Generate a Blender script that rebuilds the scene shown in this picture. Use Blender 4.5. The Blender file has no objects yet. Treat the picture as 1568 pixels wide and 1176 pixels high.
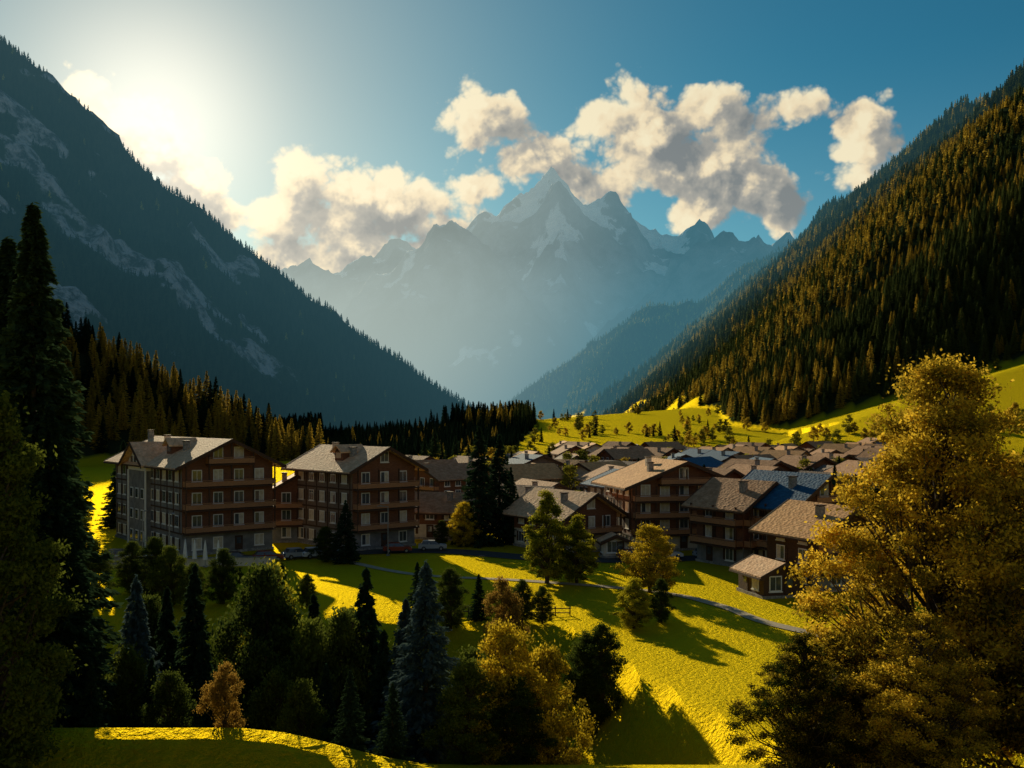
import bpy, math, numpy as np
from mathutils import Vector
rng=np.random.default_rng(7)
scene=bpy.context.scene
COL=scene.collection
SUN_AZ=math.radians(-19.5); SUN_EL=math.radians(16)
SV=Vector((math.sin(SUN_AZ)*math.cos(SUN_EL),math.cos(SUN_AZ)*math.cos(SUN_EL),math.sin(SUN_EL)))
scene.view_settings.view_transform='Standard'
scene.view_settings.look='None'
scene.view_settings.exposure=0

# ------------------------------------------------------------ noise
def vnoise(x,y,seed=0):
    xi=np.floor(x);yi=np.floor(y);fx=x-xi;fy=y-yi
    fx=fx*fx*(3-2*fx);fy=fy*fy*(3-2*fy)
    def h(a,b):
        s=np.sin(a*127.1+b*311.7+seed*74.7)*43758.5453
        return s-np.floor(s)
    return (h(xi,yi)*(1-fx)+h(xi+1,yi)*fx)*(1-fy)+(h(xi,yi+1)*(1-fx)+h(xi+1,yi+1)*fx)*fy
def fbm(x,y,o=4,seed=0,g=.5):
    a=1;s=0;t=0
    for i in range(o):
        s=s+a*vnoise(x*2**i+i*17.3,y*2**i-i*9.1,seed+i);t+=a;a*=g
    return s/t
def ridged(x,y,o=5,seed=0,g=.5):
    a=1;s=0;t=0
    for i in range(o):
        n=1-np.abs(2*vnoise(x*2**i+i*17.3,y*2**i-i*9.1,seed+i)-1)
        s=s+a*n*n;t+=a;a*=g
    return s/t
def sstep(x,a,b):
    t=np.clip((x-a)/(b-a),0,1);return t*t*(3-2*t)
def near_h(x,y,pts,slope):
    best=np.full(x.shape,1e12);hz=np.full(x.shape,-1e6)
    for (ax,ay,az),(bx,by,bz) in zip(pts[:-1],pts[1:]):
        dx,dy=bx-ax,by-ay;L2=dx*dx+dy*dy
        t=np.clip(((x-ax)*dx+(y-ay)*dy)/L2,0,1)
        d=np.hypot(x-(ax+t*dx),y-(ay+t*dy))
        z=az+t*(bz-az)-slope*d
        m=d<best
        best=np.where(m,d,best);hz=np.where(m,z,hz)
    return hz
FOREST=[
 ([(60,2000,-50),(-135,2000,75),(-343,2000,215),(-720,2000,500),(-1018,2000,760),(-1800,2000,1300)],.5),
 ([(-95,500,-4),(-222,500,58),(-330,480,115),(-600,450,240)],.4),
 ([(60,2800,-30),(98,2700,-10),(351,2500,168),(581,2150,378),(708,1800,493),(738,1450,516),(790,1100,560),(1000,800,600)],.85),
 ([(225,1620,-14),(240,1500,-6),(333,1100,118),(382,750,178),(600,600,250)],.7),
 ([(-150,4000,0),(301,4000,300),(509,3900,465),(717,3800,470),(1200,3500,800)],.6)]
MEADOW=[
 ([(40,1400,-2),(110,1250,6),(190,1150,20),(260,1050,36)],.06),
 ([(110,520,1),(180,520,20),(350,560,70)],.12)]
def terrain(x,y,basin=True):
    x=np.asarray(x,float);y=np.asarray(y,float)
    near=np.where(y>0,np.log1p(np.exp(np.clip((61-y)/3.5,-40,40)))*3.5*.282,17.2-y*.12)
    if basin:  # hollow and knoll shaped into the ground to put the foreground in shade
        ye=np.interp(x,[-70,-20,-6,4,8,13,18],[106,104,103,98,84,66,58])+ (fbm(x/9,y/60,2,71)-.5)*5
        dep=7.6*sstep(ye-y,-1,16)*sstep(x,-85,-55)*sstep(y,44.5,56)
        near=near-dep
        kn=sstep(-x,3,12)
        near=near+kn*(1.9*np.exp(-((y-44.4)/2.2)**2)-5.0*np.exp(-((y-37.2)/4.2)**2))
    und=(fbm(x/34,y/34,3,3)-.5)*1.9*sstep(150-y,8,50)*sstep(y,48,70)
    und=und+(fbm(x/300,y/300,3,5)-.62)*7*sstep(y,600,1500)
    b=near+und
    b=b+np.clip((np.abs(x)-60-.4*np.abs(y)),0,400)*.05
    m=b
    for p,s in MEADOW: m=np.maximum(m,near_h(x,y,p,s))
    f=np.full(x.shape,-1e6)
    for p,s in FOREST: f=np.maximum(f,near_h(x,y,p,s))
    n=(ridged(x/240,y/240,4,11)-.45)*.16*np.clip(f,0,350)
    n+= (fbm(x/60,y/60,3,21)-.5)*.08*np.clip(f,0,200)
    f=f+n
    rock=np.exp(-((y-1690+(fbm(x/200,y/200,3,8)-.5)*260)/75)**2)*sstep(-x,260,520)*sstep(y,1200,1400)
    rock=rock*sstep(fbm(x/90,y/50,4,31),.44,.60)
    rock2=sstep(fbm(x/110,y/70,4,57),.63,.70)*(f>60)*(x<0)*(y>1100)
    rock=np.clip(np.maximum(rock,rock2*.9)*(f>30),0,1)
    f=f+rock*(ridged(x/45,y/45,3,77)-.3)*40
    z=np.maximum(m,f)
    forest=((f>m+3)&(f>4)).astype(float)
    clear=sstep(fbm(x/130,y/130,3,91),.6,.66)*(x>0)*(f<45)
    forest=forest*(1-clear)
    wood=((y>470)&(x<.026*y-8+ (fbm(x/50,y/50,2,19)-.5)*30)&(y<3500))
    forest=np.maximum(forest,wood.astype(float))
    return z,forest,rock
def gz(x,y,basin=True): return float(terrain(np.array([x]),np.array([y]),basin)[0][0])

# ------------------------------------------------------------ materials
def newmat(name):
    m=bpy.data.materials.new(name);m.use_nodes=True
    m.cycles.emission_sampling='NONE'
    nt=m.node_tree;nt.nodes.clear();return m,nt
def N(nt,t,**k):
    n=nt.nodes.new(t)
    for a,b in k.items(): setattr(n,a,b)
    return n
def math_(nt,op,a,b=None,c=None,clamp=False):
    n=nt.nodes.new('ShaderNodeMath');n.operation=op;n.use_clamp=clamp
    for i,v in enumerate((a,b,c)):
        if v is None: continue
        if isinstance(v,(int,float)): n.inputs[i].default_value=v
        else: nt.links.new(v,n.inputs[i])
    return n.outputs[0]
def vmath(nt,op,a,b=None):
    n=nt.nodes.new('ShaderNodeVectorMath');n.operation=op
    for i,v in enumerate((a,b)):
        if v is None: continue
        if isinstance(v,(tuple,list,Vector)): n.inputs[i].default_value=tuple(v)
        elif isinstance(v,(int,float)): n.inputs[3].default_value=v
        else: nt.links.new(v,n.inputs[i])
    return n
def mixc(nt,f,a,b,blend='MIX'):
    n=nt.nodes.new('ShaderNodeMix');n.data_type='RGBA';n.blend_type=blend
    for i,v in ((0,f),(6,a),(7,b)):
        if isinstance(v,(int,float)): n.inputs[i].default_value=v
        elif isinstance(v,(tuple,list)): n.inputs[i].default_value=(*v[:3],1)
        else: nt.links.new(v,n.inputs[i])
    return n.outputs[2]
def mrange(nt,v,a,b,c=0,d=1,smooth=True):
    n=nt.nodes.new('ShaderNodeMapRange')
    if smooth:n.interpolation_type='SMOOTHSTEP'
    nt.links.new(v,n.inputs[0])
    for i,q in enumerate((a,b,c,d)): n.inputs[i+1].default_value=q
    return n.outputs[0]
# haze painted into materials: emission mixed in by world position, brighter toward sun
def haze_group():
    g=bpy.data.node_groups.new('painted_haze','ShaderNodeTree')
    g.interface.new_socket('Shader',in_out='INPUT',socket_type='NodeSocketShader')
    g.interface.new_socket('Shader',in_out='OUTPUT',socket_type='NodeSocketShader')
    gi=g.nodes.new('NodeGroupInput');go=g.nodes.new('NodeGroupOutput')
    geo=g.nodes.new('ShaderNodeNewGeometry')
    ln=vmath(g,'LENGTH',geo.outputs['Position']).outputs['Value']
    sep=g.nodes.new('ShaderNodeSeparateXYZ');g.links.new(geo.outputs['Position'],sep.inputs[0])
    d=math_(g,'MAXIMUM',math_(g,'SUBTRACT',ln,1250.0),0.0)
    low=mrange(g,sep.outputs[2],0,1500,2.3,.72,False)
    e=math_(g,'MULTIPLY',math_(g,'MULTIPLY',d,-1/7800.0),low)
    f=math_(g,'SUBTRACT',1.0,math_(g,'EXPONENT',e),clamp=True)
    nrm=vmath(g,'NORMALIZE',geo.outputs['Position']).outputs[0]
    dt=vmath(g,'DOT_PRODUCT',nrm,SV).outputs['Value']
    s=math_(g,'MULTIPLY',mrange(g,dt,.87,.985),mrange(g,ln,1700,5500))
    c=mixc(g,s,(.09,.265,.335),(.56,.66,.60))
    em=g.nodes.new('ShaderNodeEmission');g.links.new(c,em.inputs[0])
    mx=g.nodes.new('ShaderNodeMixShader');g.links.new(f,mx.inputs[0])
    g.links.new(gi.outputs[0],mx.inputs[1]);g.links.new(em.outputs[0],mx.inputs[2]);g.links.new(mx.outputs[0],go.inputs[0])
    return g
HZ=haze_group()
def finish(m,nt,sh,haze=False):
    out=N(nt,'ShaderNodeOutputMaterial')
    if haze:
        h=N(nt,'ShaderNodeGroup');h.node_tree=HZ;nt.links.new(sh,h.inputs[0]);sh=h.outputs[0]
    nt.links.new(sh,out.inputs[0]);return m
def noise(nt,scale,detail=4,rough=.5,vec=None,dim='3D'):
    n=N(nt,'ShaderNodeTexNoise');n.inputs['Scale'].default_value=scale;n.inputs['Detail'].default_value=detail;n.inputs['Roughness'].default_value=rough
    if vec is not None: nt.links.new(vec,n.inputs['Vector'])
    return n.outputs[0]
def simple(name,c1,c2,scale=2,rough=.8,bump=0,stretch=None,haze=False,metal=0,spec=.3):
    m,nt=newmat(name)
    tc=N(nt,'ShaderNodeTexCoord');v=tc.outputs['Object']
    if stretch:
        v=vmath(nt,'MULTIPLY',v,stretch).outputs[0]
    n=noise(nt,scale,3,.6,v)
    f=mrange(nt,n,.3,.7)
    c=mixc(nt,f,c1,c2)
    p=N(nt,'ShaderNodeBsdfPrincipled');nt.links.new(c,p.inputs['Base Color'])
    p.inputs['Roughness'].default_value=rough;p.inputs['Metallic'].default_value=metal
    p.inputs['Specular IOR Level'].default_value=spec
    if bump:
        b=N(nt,'ShaderNodeBump');b.inputs['Strength'].default_value=bump;b.inputs['Distance'].default_value=.05
        nt.links.new(n,b.inputs['Height']);nt.links.new(b.outputs[0],p.inputs['Normal'])
    return finish(m,nt,p.outputs[0],haze)
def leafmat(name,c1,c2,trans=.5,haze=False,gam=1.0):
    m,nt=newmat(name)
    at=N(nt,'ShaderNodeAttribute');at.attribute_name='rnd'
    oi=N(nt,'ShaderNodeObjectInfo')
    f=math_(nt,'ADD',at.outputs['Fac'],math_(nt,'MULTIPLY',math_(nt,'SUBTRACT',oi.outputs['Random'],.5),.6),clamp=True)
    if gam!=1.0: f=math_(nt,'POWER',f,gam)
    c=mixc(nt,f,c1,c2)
    d=N(nt,'ShaderNodeBsdfDiffuse');t=N(nt,'ShaderNodeBsdfTranslucent')
    nt.links.new(c,d.inputs[0]);nt.links.new(c,t.inputs[0])
    mx=N(nt,'ShaderNodeMixShader');mx.inputs[0].default_value=trans
    nt.links.new(d.outputs[0],mx.inputs[1]);nt.links.new(t.outputs[0],mx.inputs[2])
    return finish(m,nt,mx.outputs[0],haze)

M_trunk=simple('bark',(.05,.035,.025),(.1,.075,.05),8,.9,.5)
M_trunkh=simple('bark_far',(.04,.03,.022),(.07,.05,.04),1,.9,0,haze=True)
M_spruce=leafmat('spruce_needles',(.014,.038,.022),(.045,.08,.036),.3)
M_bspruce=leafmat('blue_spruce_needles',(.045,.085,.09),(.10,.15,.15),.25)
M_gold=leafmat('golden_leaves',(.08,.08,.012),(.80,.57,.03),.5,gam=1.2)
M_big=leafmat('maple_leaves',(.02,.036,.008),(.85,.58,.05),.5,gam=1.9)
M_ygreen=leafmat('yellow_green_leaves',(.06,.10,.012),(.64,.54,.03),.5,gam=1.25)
M_olive=leafmat('olive_leaves',(.022,.045,.014),(.15,.18,.025),.4)
M_orange=leafmat('autumn_leaves',(.08,.055,.015),(.45,.27,.05),.5)
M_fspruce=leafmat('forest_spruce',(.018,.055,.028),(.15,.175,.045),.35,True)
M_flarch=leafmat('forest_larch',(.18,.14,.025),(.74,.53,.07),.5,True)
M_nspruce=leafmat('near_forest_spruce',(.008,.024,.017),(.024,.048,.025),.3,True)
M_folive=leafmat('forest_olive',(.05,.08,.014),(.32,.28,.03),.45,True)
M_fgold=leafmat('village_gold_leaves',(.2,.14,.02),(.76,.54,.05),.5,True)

# terrain material
def terrain_mat():
    m,nt=newmat('valley_ground')
    geo=N(nt,'ShaderNodeNewGeometry');pos=geo.outputs['Position']
    n1=noise(nt,.05,3,.55,pos);n2=noise(nt,2.2,4,.7,pos);n3=noise(nt,.35,3,.6,pos)
    g=mixc(nt,mrange(nt,n2,.3,.7),(.035,.15,.018),(.24,.35,.024))
    g=mixc(nt,mrange(nt,n1,.35,.65,0,.7),g,(.15,.29,.02))
    g=mixc(nt,mrange(nt,n3,.5,.68,0,.5),g,(.035,.12,.018))
    at=N(nt,'ShaderNodeAttribute');at.attribute_name='forest'
    ar=N(nt,'ShaderNodeAttribute');ar.attribute_name='rock'
    fl=mixc(nt,n1,(.015,.03,.016),(.035,.045,.02))
    c=mixc(nt,at.outputs['Fac'],g,fl)
    v=N(nt,'ShaderNodeTexNoise');v.inputs['Scale'].default_value=.05;v.inputs['Detail'].default_value=6;v.inputs['Roughness'].default_value=.72
    nt.links.new(vmath(nt,'MULTIPLY',pos,(1,1,.35)).outputs[0],v.inputs['Vector'])
    rk=mixc(nt,mrange(nt,v.outputs[0],.40,.60),(.06,.075,.09),(.48,.50,.54))
    rf=mrange(nt,math_(nt,'ADD',ar.outputs['Fac'],math_(nt,'MULTIPLY',math_(nt,'SUBTRACT',v.outputs[0],.5),.8)),.35,.6)
    c=mixc(nt,rf,c,rk)
    b=N(nt,'ShaderNodeBump');b.inputs['Strength'].default_value=1.0;b.inputs['Distance'].default_value=.5
    nt.links.new(n2,b.inputs['Height'])
    b2=N(nt,'ShaderNodeBump');b2.inputs['Distance'].default_value=14;nt.links.new(rf,b2.inputs['Strength'])
    nt.links.new(v.outputs[0],b2.inputs['Height']);nt.links.new(b.outputs[0],b2.inputs['Normal'])
    d=N(nt,'ShaderNodeBsdfDiffuse');nt.links.new(c,d.inputs[0]);nt.links.new(b2.outputs[0],d.inputs['Normal'])
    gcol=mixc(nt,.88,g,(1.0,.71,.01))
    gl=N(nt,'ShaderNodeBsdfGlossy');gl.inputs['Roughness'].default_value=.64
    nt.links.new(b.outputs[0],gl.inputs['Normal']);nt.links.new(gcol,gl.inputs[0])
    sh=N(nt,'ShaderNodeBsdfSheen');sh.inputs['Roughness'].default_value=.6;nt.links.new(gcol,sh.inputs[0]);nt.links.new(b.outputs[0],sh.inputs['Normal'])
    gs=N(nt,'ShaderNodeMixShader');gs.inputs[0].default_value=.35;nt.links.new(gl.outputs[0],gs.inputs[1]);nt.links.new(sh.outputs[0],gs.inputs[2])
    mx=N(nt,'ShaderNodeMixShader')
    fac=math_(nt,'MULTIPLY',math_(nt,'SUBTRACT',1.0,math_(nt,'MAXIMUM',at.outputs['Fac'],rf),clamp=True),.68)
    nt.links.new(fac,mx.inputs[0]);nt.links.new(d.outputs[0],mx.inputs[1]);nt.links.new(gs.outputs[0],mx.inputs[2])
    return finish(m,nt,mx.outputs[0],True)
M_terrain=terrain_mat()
def massif_mat():
    m,nt=newmat('mountain_rock')
    geo=N(nt,'ShaderNodeNewGeometry');pos=geo.outputs['Position']
    sp=N(nt,'ShaderNodeSeparateXYZ');nt.links.new(pos,sp.inputs[0])
    n1=noise(nt,.004,7,.7,vmath(nt,'MULTIPLY',pos,(1,1,.5)).outputs[0]);n2=noise(nt,.0016,4,.6,pos)
    c=mixc(nt,mrange(nt,n1,.35,.65),(.035,.045,.06),(.36,.37,.40))
    gr=mixc(nt,n1,(.03,.05,.03),(.08,.09,.05))
    low=mrange(nt,math_(nt,'ADD',sp.outputs[2],math_(nt,'MULTIPLY',n2,600)),700,1250,1,0)
    c=mixc(nt,low,c,gr)
    sn=N(nt,'ShaderNodeSeparateXYZ');nt.links.new(geo.outputs['Normal'],sn.inputs[0])
    gu=N(nt,'ShaderNodeAttribute');gu.attribute_name='gully'
    s=math_(nt,'ADD',math_(nt,'MULTIPLY',sn.outputs[2],.6),math_(nt,'MULTIPLY',n2,.8))
    s=math_(nt,'ADD',s,math_(nt,'MULTIPLY',sp.outputs[2],.00028))
    s=math_(nt,'ADD',s,math_(nt,'MULTIPLY',n1,.8))
    s=math_(nt,'ADD',s,math_(nt,'MULTIPLY',gu.outputs['Fac'],.9))
    sf=mrange(nt,s,2.11,2.17)
    c=mixc(nt,sf,c,(.92,.94,.96))
    b=N(nt,'ShaderNodeBump');b.inputs['Strength'].default_value=1.0;b.inputs['Distance'].default_value=110
    nt.links.new(n1,b.inputs['Height'])
    d=N(nt,'ShaderNodeBsdfDiffuse');nt.links.new(c,d.inputs[0]);nt.links.new(b.outputs[0],d.inputs['Normal'])
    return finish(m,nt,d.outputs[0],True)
M_massif=massif_mat()

# ------------------------------------------------------------ mesh helpers
def grid_mesh(name,xs,ys,Z,mat,attrs={}):
    nx,ny=len(xs),len(ys)
    X,Y=np.meshgrid(xs,ys)
    co=np.stack([X.ravel(),Y.ravel(),Z.ravel()],1)
    i=np.arange((ny-1)*(nx-1));r=i//(nx-1);c=i%(nx-1);a=r*nx+c
    F=np.stack([a,a+1,a+nx+1,a+nx],1)
    me=bpy.data.meshes.new(name)
    me.from_pydata(co.tolist(),[],F.tolist())
    me.polygons.foreach_set('use_smooth',np.ones(len(F),bool))
    for k,v in attrs.items():
        at=me.attributes.new(k,'FLOAT','POINT');at.data.foreach_set('value',v.ravel().astype(np.float32))
    me.materials.append(mat)
    ob=bpy.data.objects.new(name,me);COL.objects.link(ob);return ob
def axis(lim,d0,k,start=0):
    v=[start]
    while v[-1]<lim: v.append(v[-1]+max(d0,k*abs(v[-1])))
    return np.array(v)
xp=axis(5200,2.0,.013);xs=np.concatenate([-xp[:0:-1],xp])
ya=axis(6500,1.2,.011);ys=np.concatenate([-axis(400,4,.06)[:0:-1],ya])
X,Y=np.meshgrid(xs,ys);Z,FO,RO=terrain(X,Y)
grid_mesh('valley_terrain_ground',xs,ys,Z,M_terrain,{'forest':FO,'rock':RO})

# distant massif
MS=[([(-6500,10200,1500),(-3500,10000,1650),(-2039,10000,1450),(-1195,10000,1640),(-700,10000,1780),(-286,10000,2000),(104,10000,2230),(428,10000,2560),(700,10000,2280),(1142,10000,2060),(1467,10000,2000),(1661,10000,1850),(2116,10000,1850),(2570,10000,1650),(2960,10000,1800),(4200,10000,2000),(7500,10000,2300)],.9),
 ([(-2600,8600,350),(-1900,8300,700),(-1371,8200,1020),(-956,8100,1260),(-488,8000,1620),(-125,7800,1240),(250,7300,700),(450,6900,250)],.82),
 ([(4200,7600,1750),(2220,7400,1230),(1800,7200,1150),(1482,7000,1310),(1164,7000,1060),(700,6900,700),(420,6600,340)],.75)]
mx_=np.linspace(-7000,7800,600);my_=np.linspace(4900,11500,400)
X,Y=np.meshgrid(mx_,my_);h=np.full(X.shape,-500.)
for p,s in MS:h=np.maximum(h,near_h(X,Y,p,s))
wx=X+(fbm(X/600,Y/600,3,5)-.5)*400;wy=Y+(fbm(X/600,Y/600,3,9)-.5)*400
r=ridged(wx/760,wy/900,6,47,.54)
h=h+(r-.46)*500*np.clip((h+200)/1500,0,1)
h=np.maximum(h,-30)
grid_mesh('rocky_mountain_range',mx_,my_,h,M_massif,{'gully':1-r})

# ------------------------------------------------------------ foliage
class Q:
    def __init__(s): s.v=[];s.f=[];s.m=[];s.r=[];s.n=0
    def quads(s,P,mi,r):   # P (N,4,3)
        n=len(P);s.v.append(P.reshape(-1,3));s.f.append(np.arange(n*4).reshape(n,4)+s.n)
        s.m.append(np.full(n,mi));s.r.append(np.repeat(r,4));s.n+=n*4
    def tube(s,p0,p1,r0,r1,mi=0,k=6):
        p0=np.array(p0,float);p1=np.array(p1,float);d=p1-p0;d/=np.linalg.norm(d)+1e-9
        u=np.cross(d,[0,0,1.]) if abs(d[2])<.9 else np.cross(d,[1.,0,0]);u/=np.linalg.norm(u);w=np.cross(d,u)
        a=np.arange(k+1)*2*np.pi/k
        c=np.cos(a)[:,None]*u+np.sin(a)[:,None]*w
        A=p0+c*r0;B=p1+c*r1
        s.quads(np.stack([A[:-1],A[1:],B[1:],B[:-1]],1),mi,np.full(k,.5))
    def mesh(s,name,mats):
        me=bpy.data.meshes.new(name)
        me.from_pydata(np.concatenate(s.v).tolist(),[],np.concatenate(s.f).tolist())
        me.polygons.foreach_set('material_index',np.concatenate(s.m).astype(np.int32))
        at=me.attributes.new('rnd','FLOAT','POINT');at.data.foreach_set('value',np.concatenate(s.r).astype(np.float32))
        for m in mats: me.materials.append(m)
        return me
def unit(a): return a/(np.linalg.norm(a,axis=1,keepdims=True)+1e-9)
def leaves(q,C,size,mi,r,asp=.55):
    n=len(C);a=unit(rng.normal(size=(n,3)));b=unit(np.cross(a,unit(rng.normal(size=(n,3)))))
    s=size*rng.uniform(.6,1.25,(n,1))
    a=a*s*.5;b=b*s*.5*asp
    q.quads(np.stack([C-a,C+b,C+a,C-b],1),mi,r)
def broadleaf(name,H,R,nleaf,lsize,mats,base=.15,nclump=60,top=.75,clr=.24,prof=None,rad=.55):
    q=Q()
    q.tube((0,0,-.6),(0.02*H,0,H*.35),H*.02+.05,H*.014+.03,0,8)
    q.tube((0.02*H,0,H*.35),(-.01*H,.02*H,H*.7),H*.014+.03,H*.006+.01,0,7)
    q.tube((-.01*H,.02*H,H*.7),(0,0,H*.93),H*.006+.01,.01,0,5)
    C=[]
    while len(C)<nclump:
        z=rng.uniform(0,1)
        if prof: pr=np.interp(z,*prof)
        else: pr=math.sin(math.pi*min(1,(z*.93+.05))**top)**.75
        if rng.uniform()>pr*.8+.2: continue
        th=rng.uniform(0,2*math.pi);rr=R*pr*math.sqrt(rng.uniform(.1,1))*(.9+.2*math.sin(3*th+7*z)*1)
        C.append((rr*math.cos(th),rr*math.sin(th),H*(base+(1-base)*(z*.95))))
    C=np.array(C)
    cr=R*clr*rng.uniform(.5,1.4,nclump)
    for c,r_ in zip(C,cr):
        st=np.array([0,0,max(H*.12,c[2]-np.hypot(c[0],c[1])*.9-.1*H)])
        mid=(st+c)/2+rng.normal(size=3)*.03*H
        q.tube(st,mid,H*.004+.01,H*.003+.006,0,4);q.tube(mid,c,H*.003+.006,.006,0,4)
    w=cr**2;w/=w.sum();idx=rng.choice(nclump,nleaf,p=w)
    d=unit(rng.normal(size=(nleaf,3)))*(rng.uniform(0,1,(nleaf,1))**rad)*np.where(rng.uniform(size=(nleaf,1))<.18,1.6,1)
    P=C[idx]+d*cr[idx][:,None]*np.array([1.15,1.15,.8])
    tone=rng.uniform(0,1,nclump)
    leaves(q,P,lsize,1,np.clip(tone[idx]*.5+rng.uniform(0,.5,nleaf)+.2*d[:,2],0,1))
    return q.mesh(name,mats)
def spruce(name,H,R,whorls,per,spr,ssize,mats,droop=.28,base=.05):
    q=Q();q.tube((0,0,-.6),(0,0,H*.5),H*.014+.05,H*.009+.02,0,6);q.tube((0,0,H*.5),(0,0,H*.99),H*.009+.02,.01,0,5)
    zb=np.repeat(np.linspace(base,.985,whorls),per)+rng.uniform(-.4,.4,whorls*per)/whorls
    nb=len(zb);az=rng.uniform(0,2*np.pi,nb)
    L=(R*(1-zb)**.85*rng.uniform(.72,1.15,nb)+.02*R)
    lump=.85+.3*vnoise(az*1.3,zb*6,3);L=L*lump
    t=rng.uniform(.08,1,(nb,spr));t=t**.75
    o=np.stack([np.cos(az),np.sin(az)],1)
    lat=rng.uniform(-1,1,(nb,spr))*(1.05-t)*.34*L[:,None]
    rad=t*L[:,None]
    x=o[:,:1]*rad-o[:,1:]*lat;y=o[:,1:]*rad+o[:,:1]*lat
    z=zb[:,None]*H-droop*rad*(1.35-.55*t)-np.abs(lat)*.25+rng.normal(size=(nb,spr))*.02*R
    C=np.stack([x,y,z],2).reshape(-1,3)
    n=len(C)
    sg=np.sign(lat+1e-6)
    ax=np.stack([np.broadcast_to(o[:,:1],t.shape)*1.0-o[:,1:]*sg*.6,np.broadcast_to(o[:,1:],t.shape)+o[:,:1]*sg*.6,np.full(t.shape,-.35)],2).reshape(-1,3)
    a=unit(ax+rng.normal(size=(n,3))*.3);b=unit(np.cross(a,unit(np.array([[0,0,1.]])+rng.normal(size=(n,3))*.7)))
    s=(ssize*rng.uniform(.6,1.3,(nb,spr))*(.55+.45*(1-zb[:,None]))).reshape(-1,1)
    a=a*s*.6;b=b*s*.24
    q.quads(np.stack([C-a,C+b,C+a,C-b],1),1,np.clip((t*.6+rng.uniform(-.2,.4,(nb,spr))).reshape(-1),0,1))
    return q.mesh(name,mats)

SP1=spruce('spruce_a',10,2.3,40,10,34,.34,[M_trunk,M_spruce])
SP2=spruce('spruce_b',10,2.6,36,9,36,.36,[M_trunk,M_spruce],.38)
SPB=spruce('blue_spruce',10,2.7,38,10,36,.34,[M_trunk,M_bspruce],.1)
SPBIG=spruce('tall_spruce',30,5.6,70,12,60,.62,[M_trunk,M_spruce],.35)
BLO=broadleaf('olive_tree_mesh',10,3.0,32000,.19,[M_trunk,M_olive],.03,170,clr=.17)
BLG=broadleaf('gold_tree_mesh',10,3.6,34000,.2,[M_trunk,M_gold],.05,190,.8,clr=.15)
BLY=broadleaf('ygreen_tree_mesh',10,2.5,30000,.2,[M_trunk,M_ygreen],.05,160,.7,clr=.17)
BLR=broadleaf('orange_tree_mesh',10,4.0,16000,.28,[M_trunk,M_orange],.04,90,.8,clr=.17)
def T(name,me,x,y,H,w=1,nat=10):
    g0=gz(x,y,False);g1=gz(x,y);H2=H+g0-g1
    s=H2/nat;sw=(H+.35*(g0-g1))/nat*w
    ob=bpy.data.objects.new(name,me);COL.objects.link(ob)
    ob.location=(x,y,g1);ob.rotation_euler=(0,0,rng.uniform(0,6.28));ob.scale=(sw,sw,s);return ob
T('blue_spruce_tree',SPB,-22.4,60,9.8,1.05)
T('spruce_tree',SP1,-20.2,64,10.6,1.05)
T('spruce_tree',SP2,-25.5,57,7.2,1.1)
T('broadleaf_tree',BLO,-15.3,62,11.0,1.05)
T('broadleaf_tree',BLY,-15.8,66,10.9,.85)
T('broadleaf_tree',BLO,-11.6,58,7.6,.95)
T('spruce_tree',SP2,-8.7,60,10.2,1.15)
T('broadleaf_tree',BLO,-9.9,59,8.2,1.0)
T('blue_spruce_tree',SPB,-4.3,50,9.6,1.2)
T('blue_spruce_tree',SPB,-5.6,53,8.0,1.1)
T('spruce_tree',SP1,-7.0,55,6.5,1.2)
T('broadleaf_tree',BLG,-0.3,47.5,6.7,1.05)
T('broadleaf_tree',BLO,-2.0,46,4.8,1.2)
T('broadleaf_tree',BLO,0.2,46,4.0,1.3)
T('broadleaf_tree',BLG,1.7,49,5.7,.95)
T('autumn_bush',BLR,-13,45.5,4.6,.6)
T('spruce_sapling',SP1,-7.4,46,4.2,1.1)
T('spruce_sapling',SP2,-5.4,45.5,3.6,1.1)
T('spruce_tree',SP2,-17.5,57,6.6,1.2)
for x,y,H,me in ((-28,66,9,SP2),(-24,70,8.6,SP1),(-18,68,8.8,SP2),(-13,66,8.6,SP1),(-11,70,7.4,BLO),(-21.5,56,6.0,BLO),(-14,56,6.2,BLO),(-6.5,63,6.8,BLO),(-2.5,60,5.8,BLO),(-9.8,53,4.6,SP2),(-12.5,53,4.6,BLO),(-19,53,5,SP1),(-24,52,5.4,BLO),(-16,53,3.8,SP2),(1.2,56,4.4,BLO),(-31,72,9,SP1),(-36,80,8.5,SP2),(-28,78,7,BLO),(-21,78,6.4,BLO),(-17,50,4.4,BLO),(-20.5,49,4.6,SP2),(-10.5,50,4.0,BLO)):
    T('spruce_tree' if me in (SP1,SP2) else 'broadleaf_tree',me,x,y,H,1.1)
T('autumn_tree',BLR,-.9,95,5.6,.85)
for x,y,H,me in ((-6.2,101,5.6,BLO),(-3.4,103,4.6,SP2),(1.0,101,4.4,BLO),(3.0,100,3.8,BLO),(-9.5,101,6,SP2)):  # trees added along the meadow edge to lengthen its shade over the hollow
    T('spruce_tree' if me is SP2 else 'broadleaf_tree',me,x,y,H,1.15)
T('broadleaf_bush',BLO,7.2,80,4.2,1.3)
T('broadleaf_bush',BLO,5.9,81,3.4,1.3)
T('birch_tree',BLY,4.2,122,11.4,1.05)
T('birch_tree',BLY,7.9,122,8.4,1.2)
T('golden_maple_tree',BLG,15.8,115,8.0,1.25)
T('broadleaf_tree',BLY,11.8,97,4.9,1.5)
T('broadleaf_tree',BLO,14.7,99,4.4,1.0)
T('spruce_tree',SP1,-5.2,158,18.6,1.0)
T('spruce_tree',SP2,-2.0,160,17.2,1.0)
T('spruce_tree',SP2,-.2,162,12,1.0)
T('broadleaf_tree',BLG,-7.6,156,7.2,.95)
T('broadleaf_tree',BLO,-11,158,4,1.3)
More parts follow.
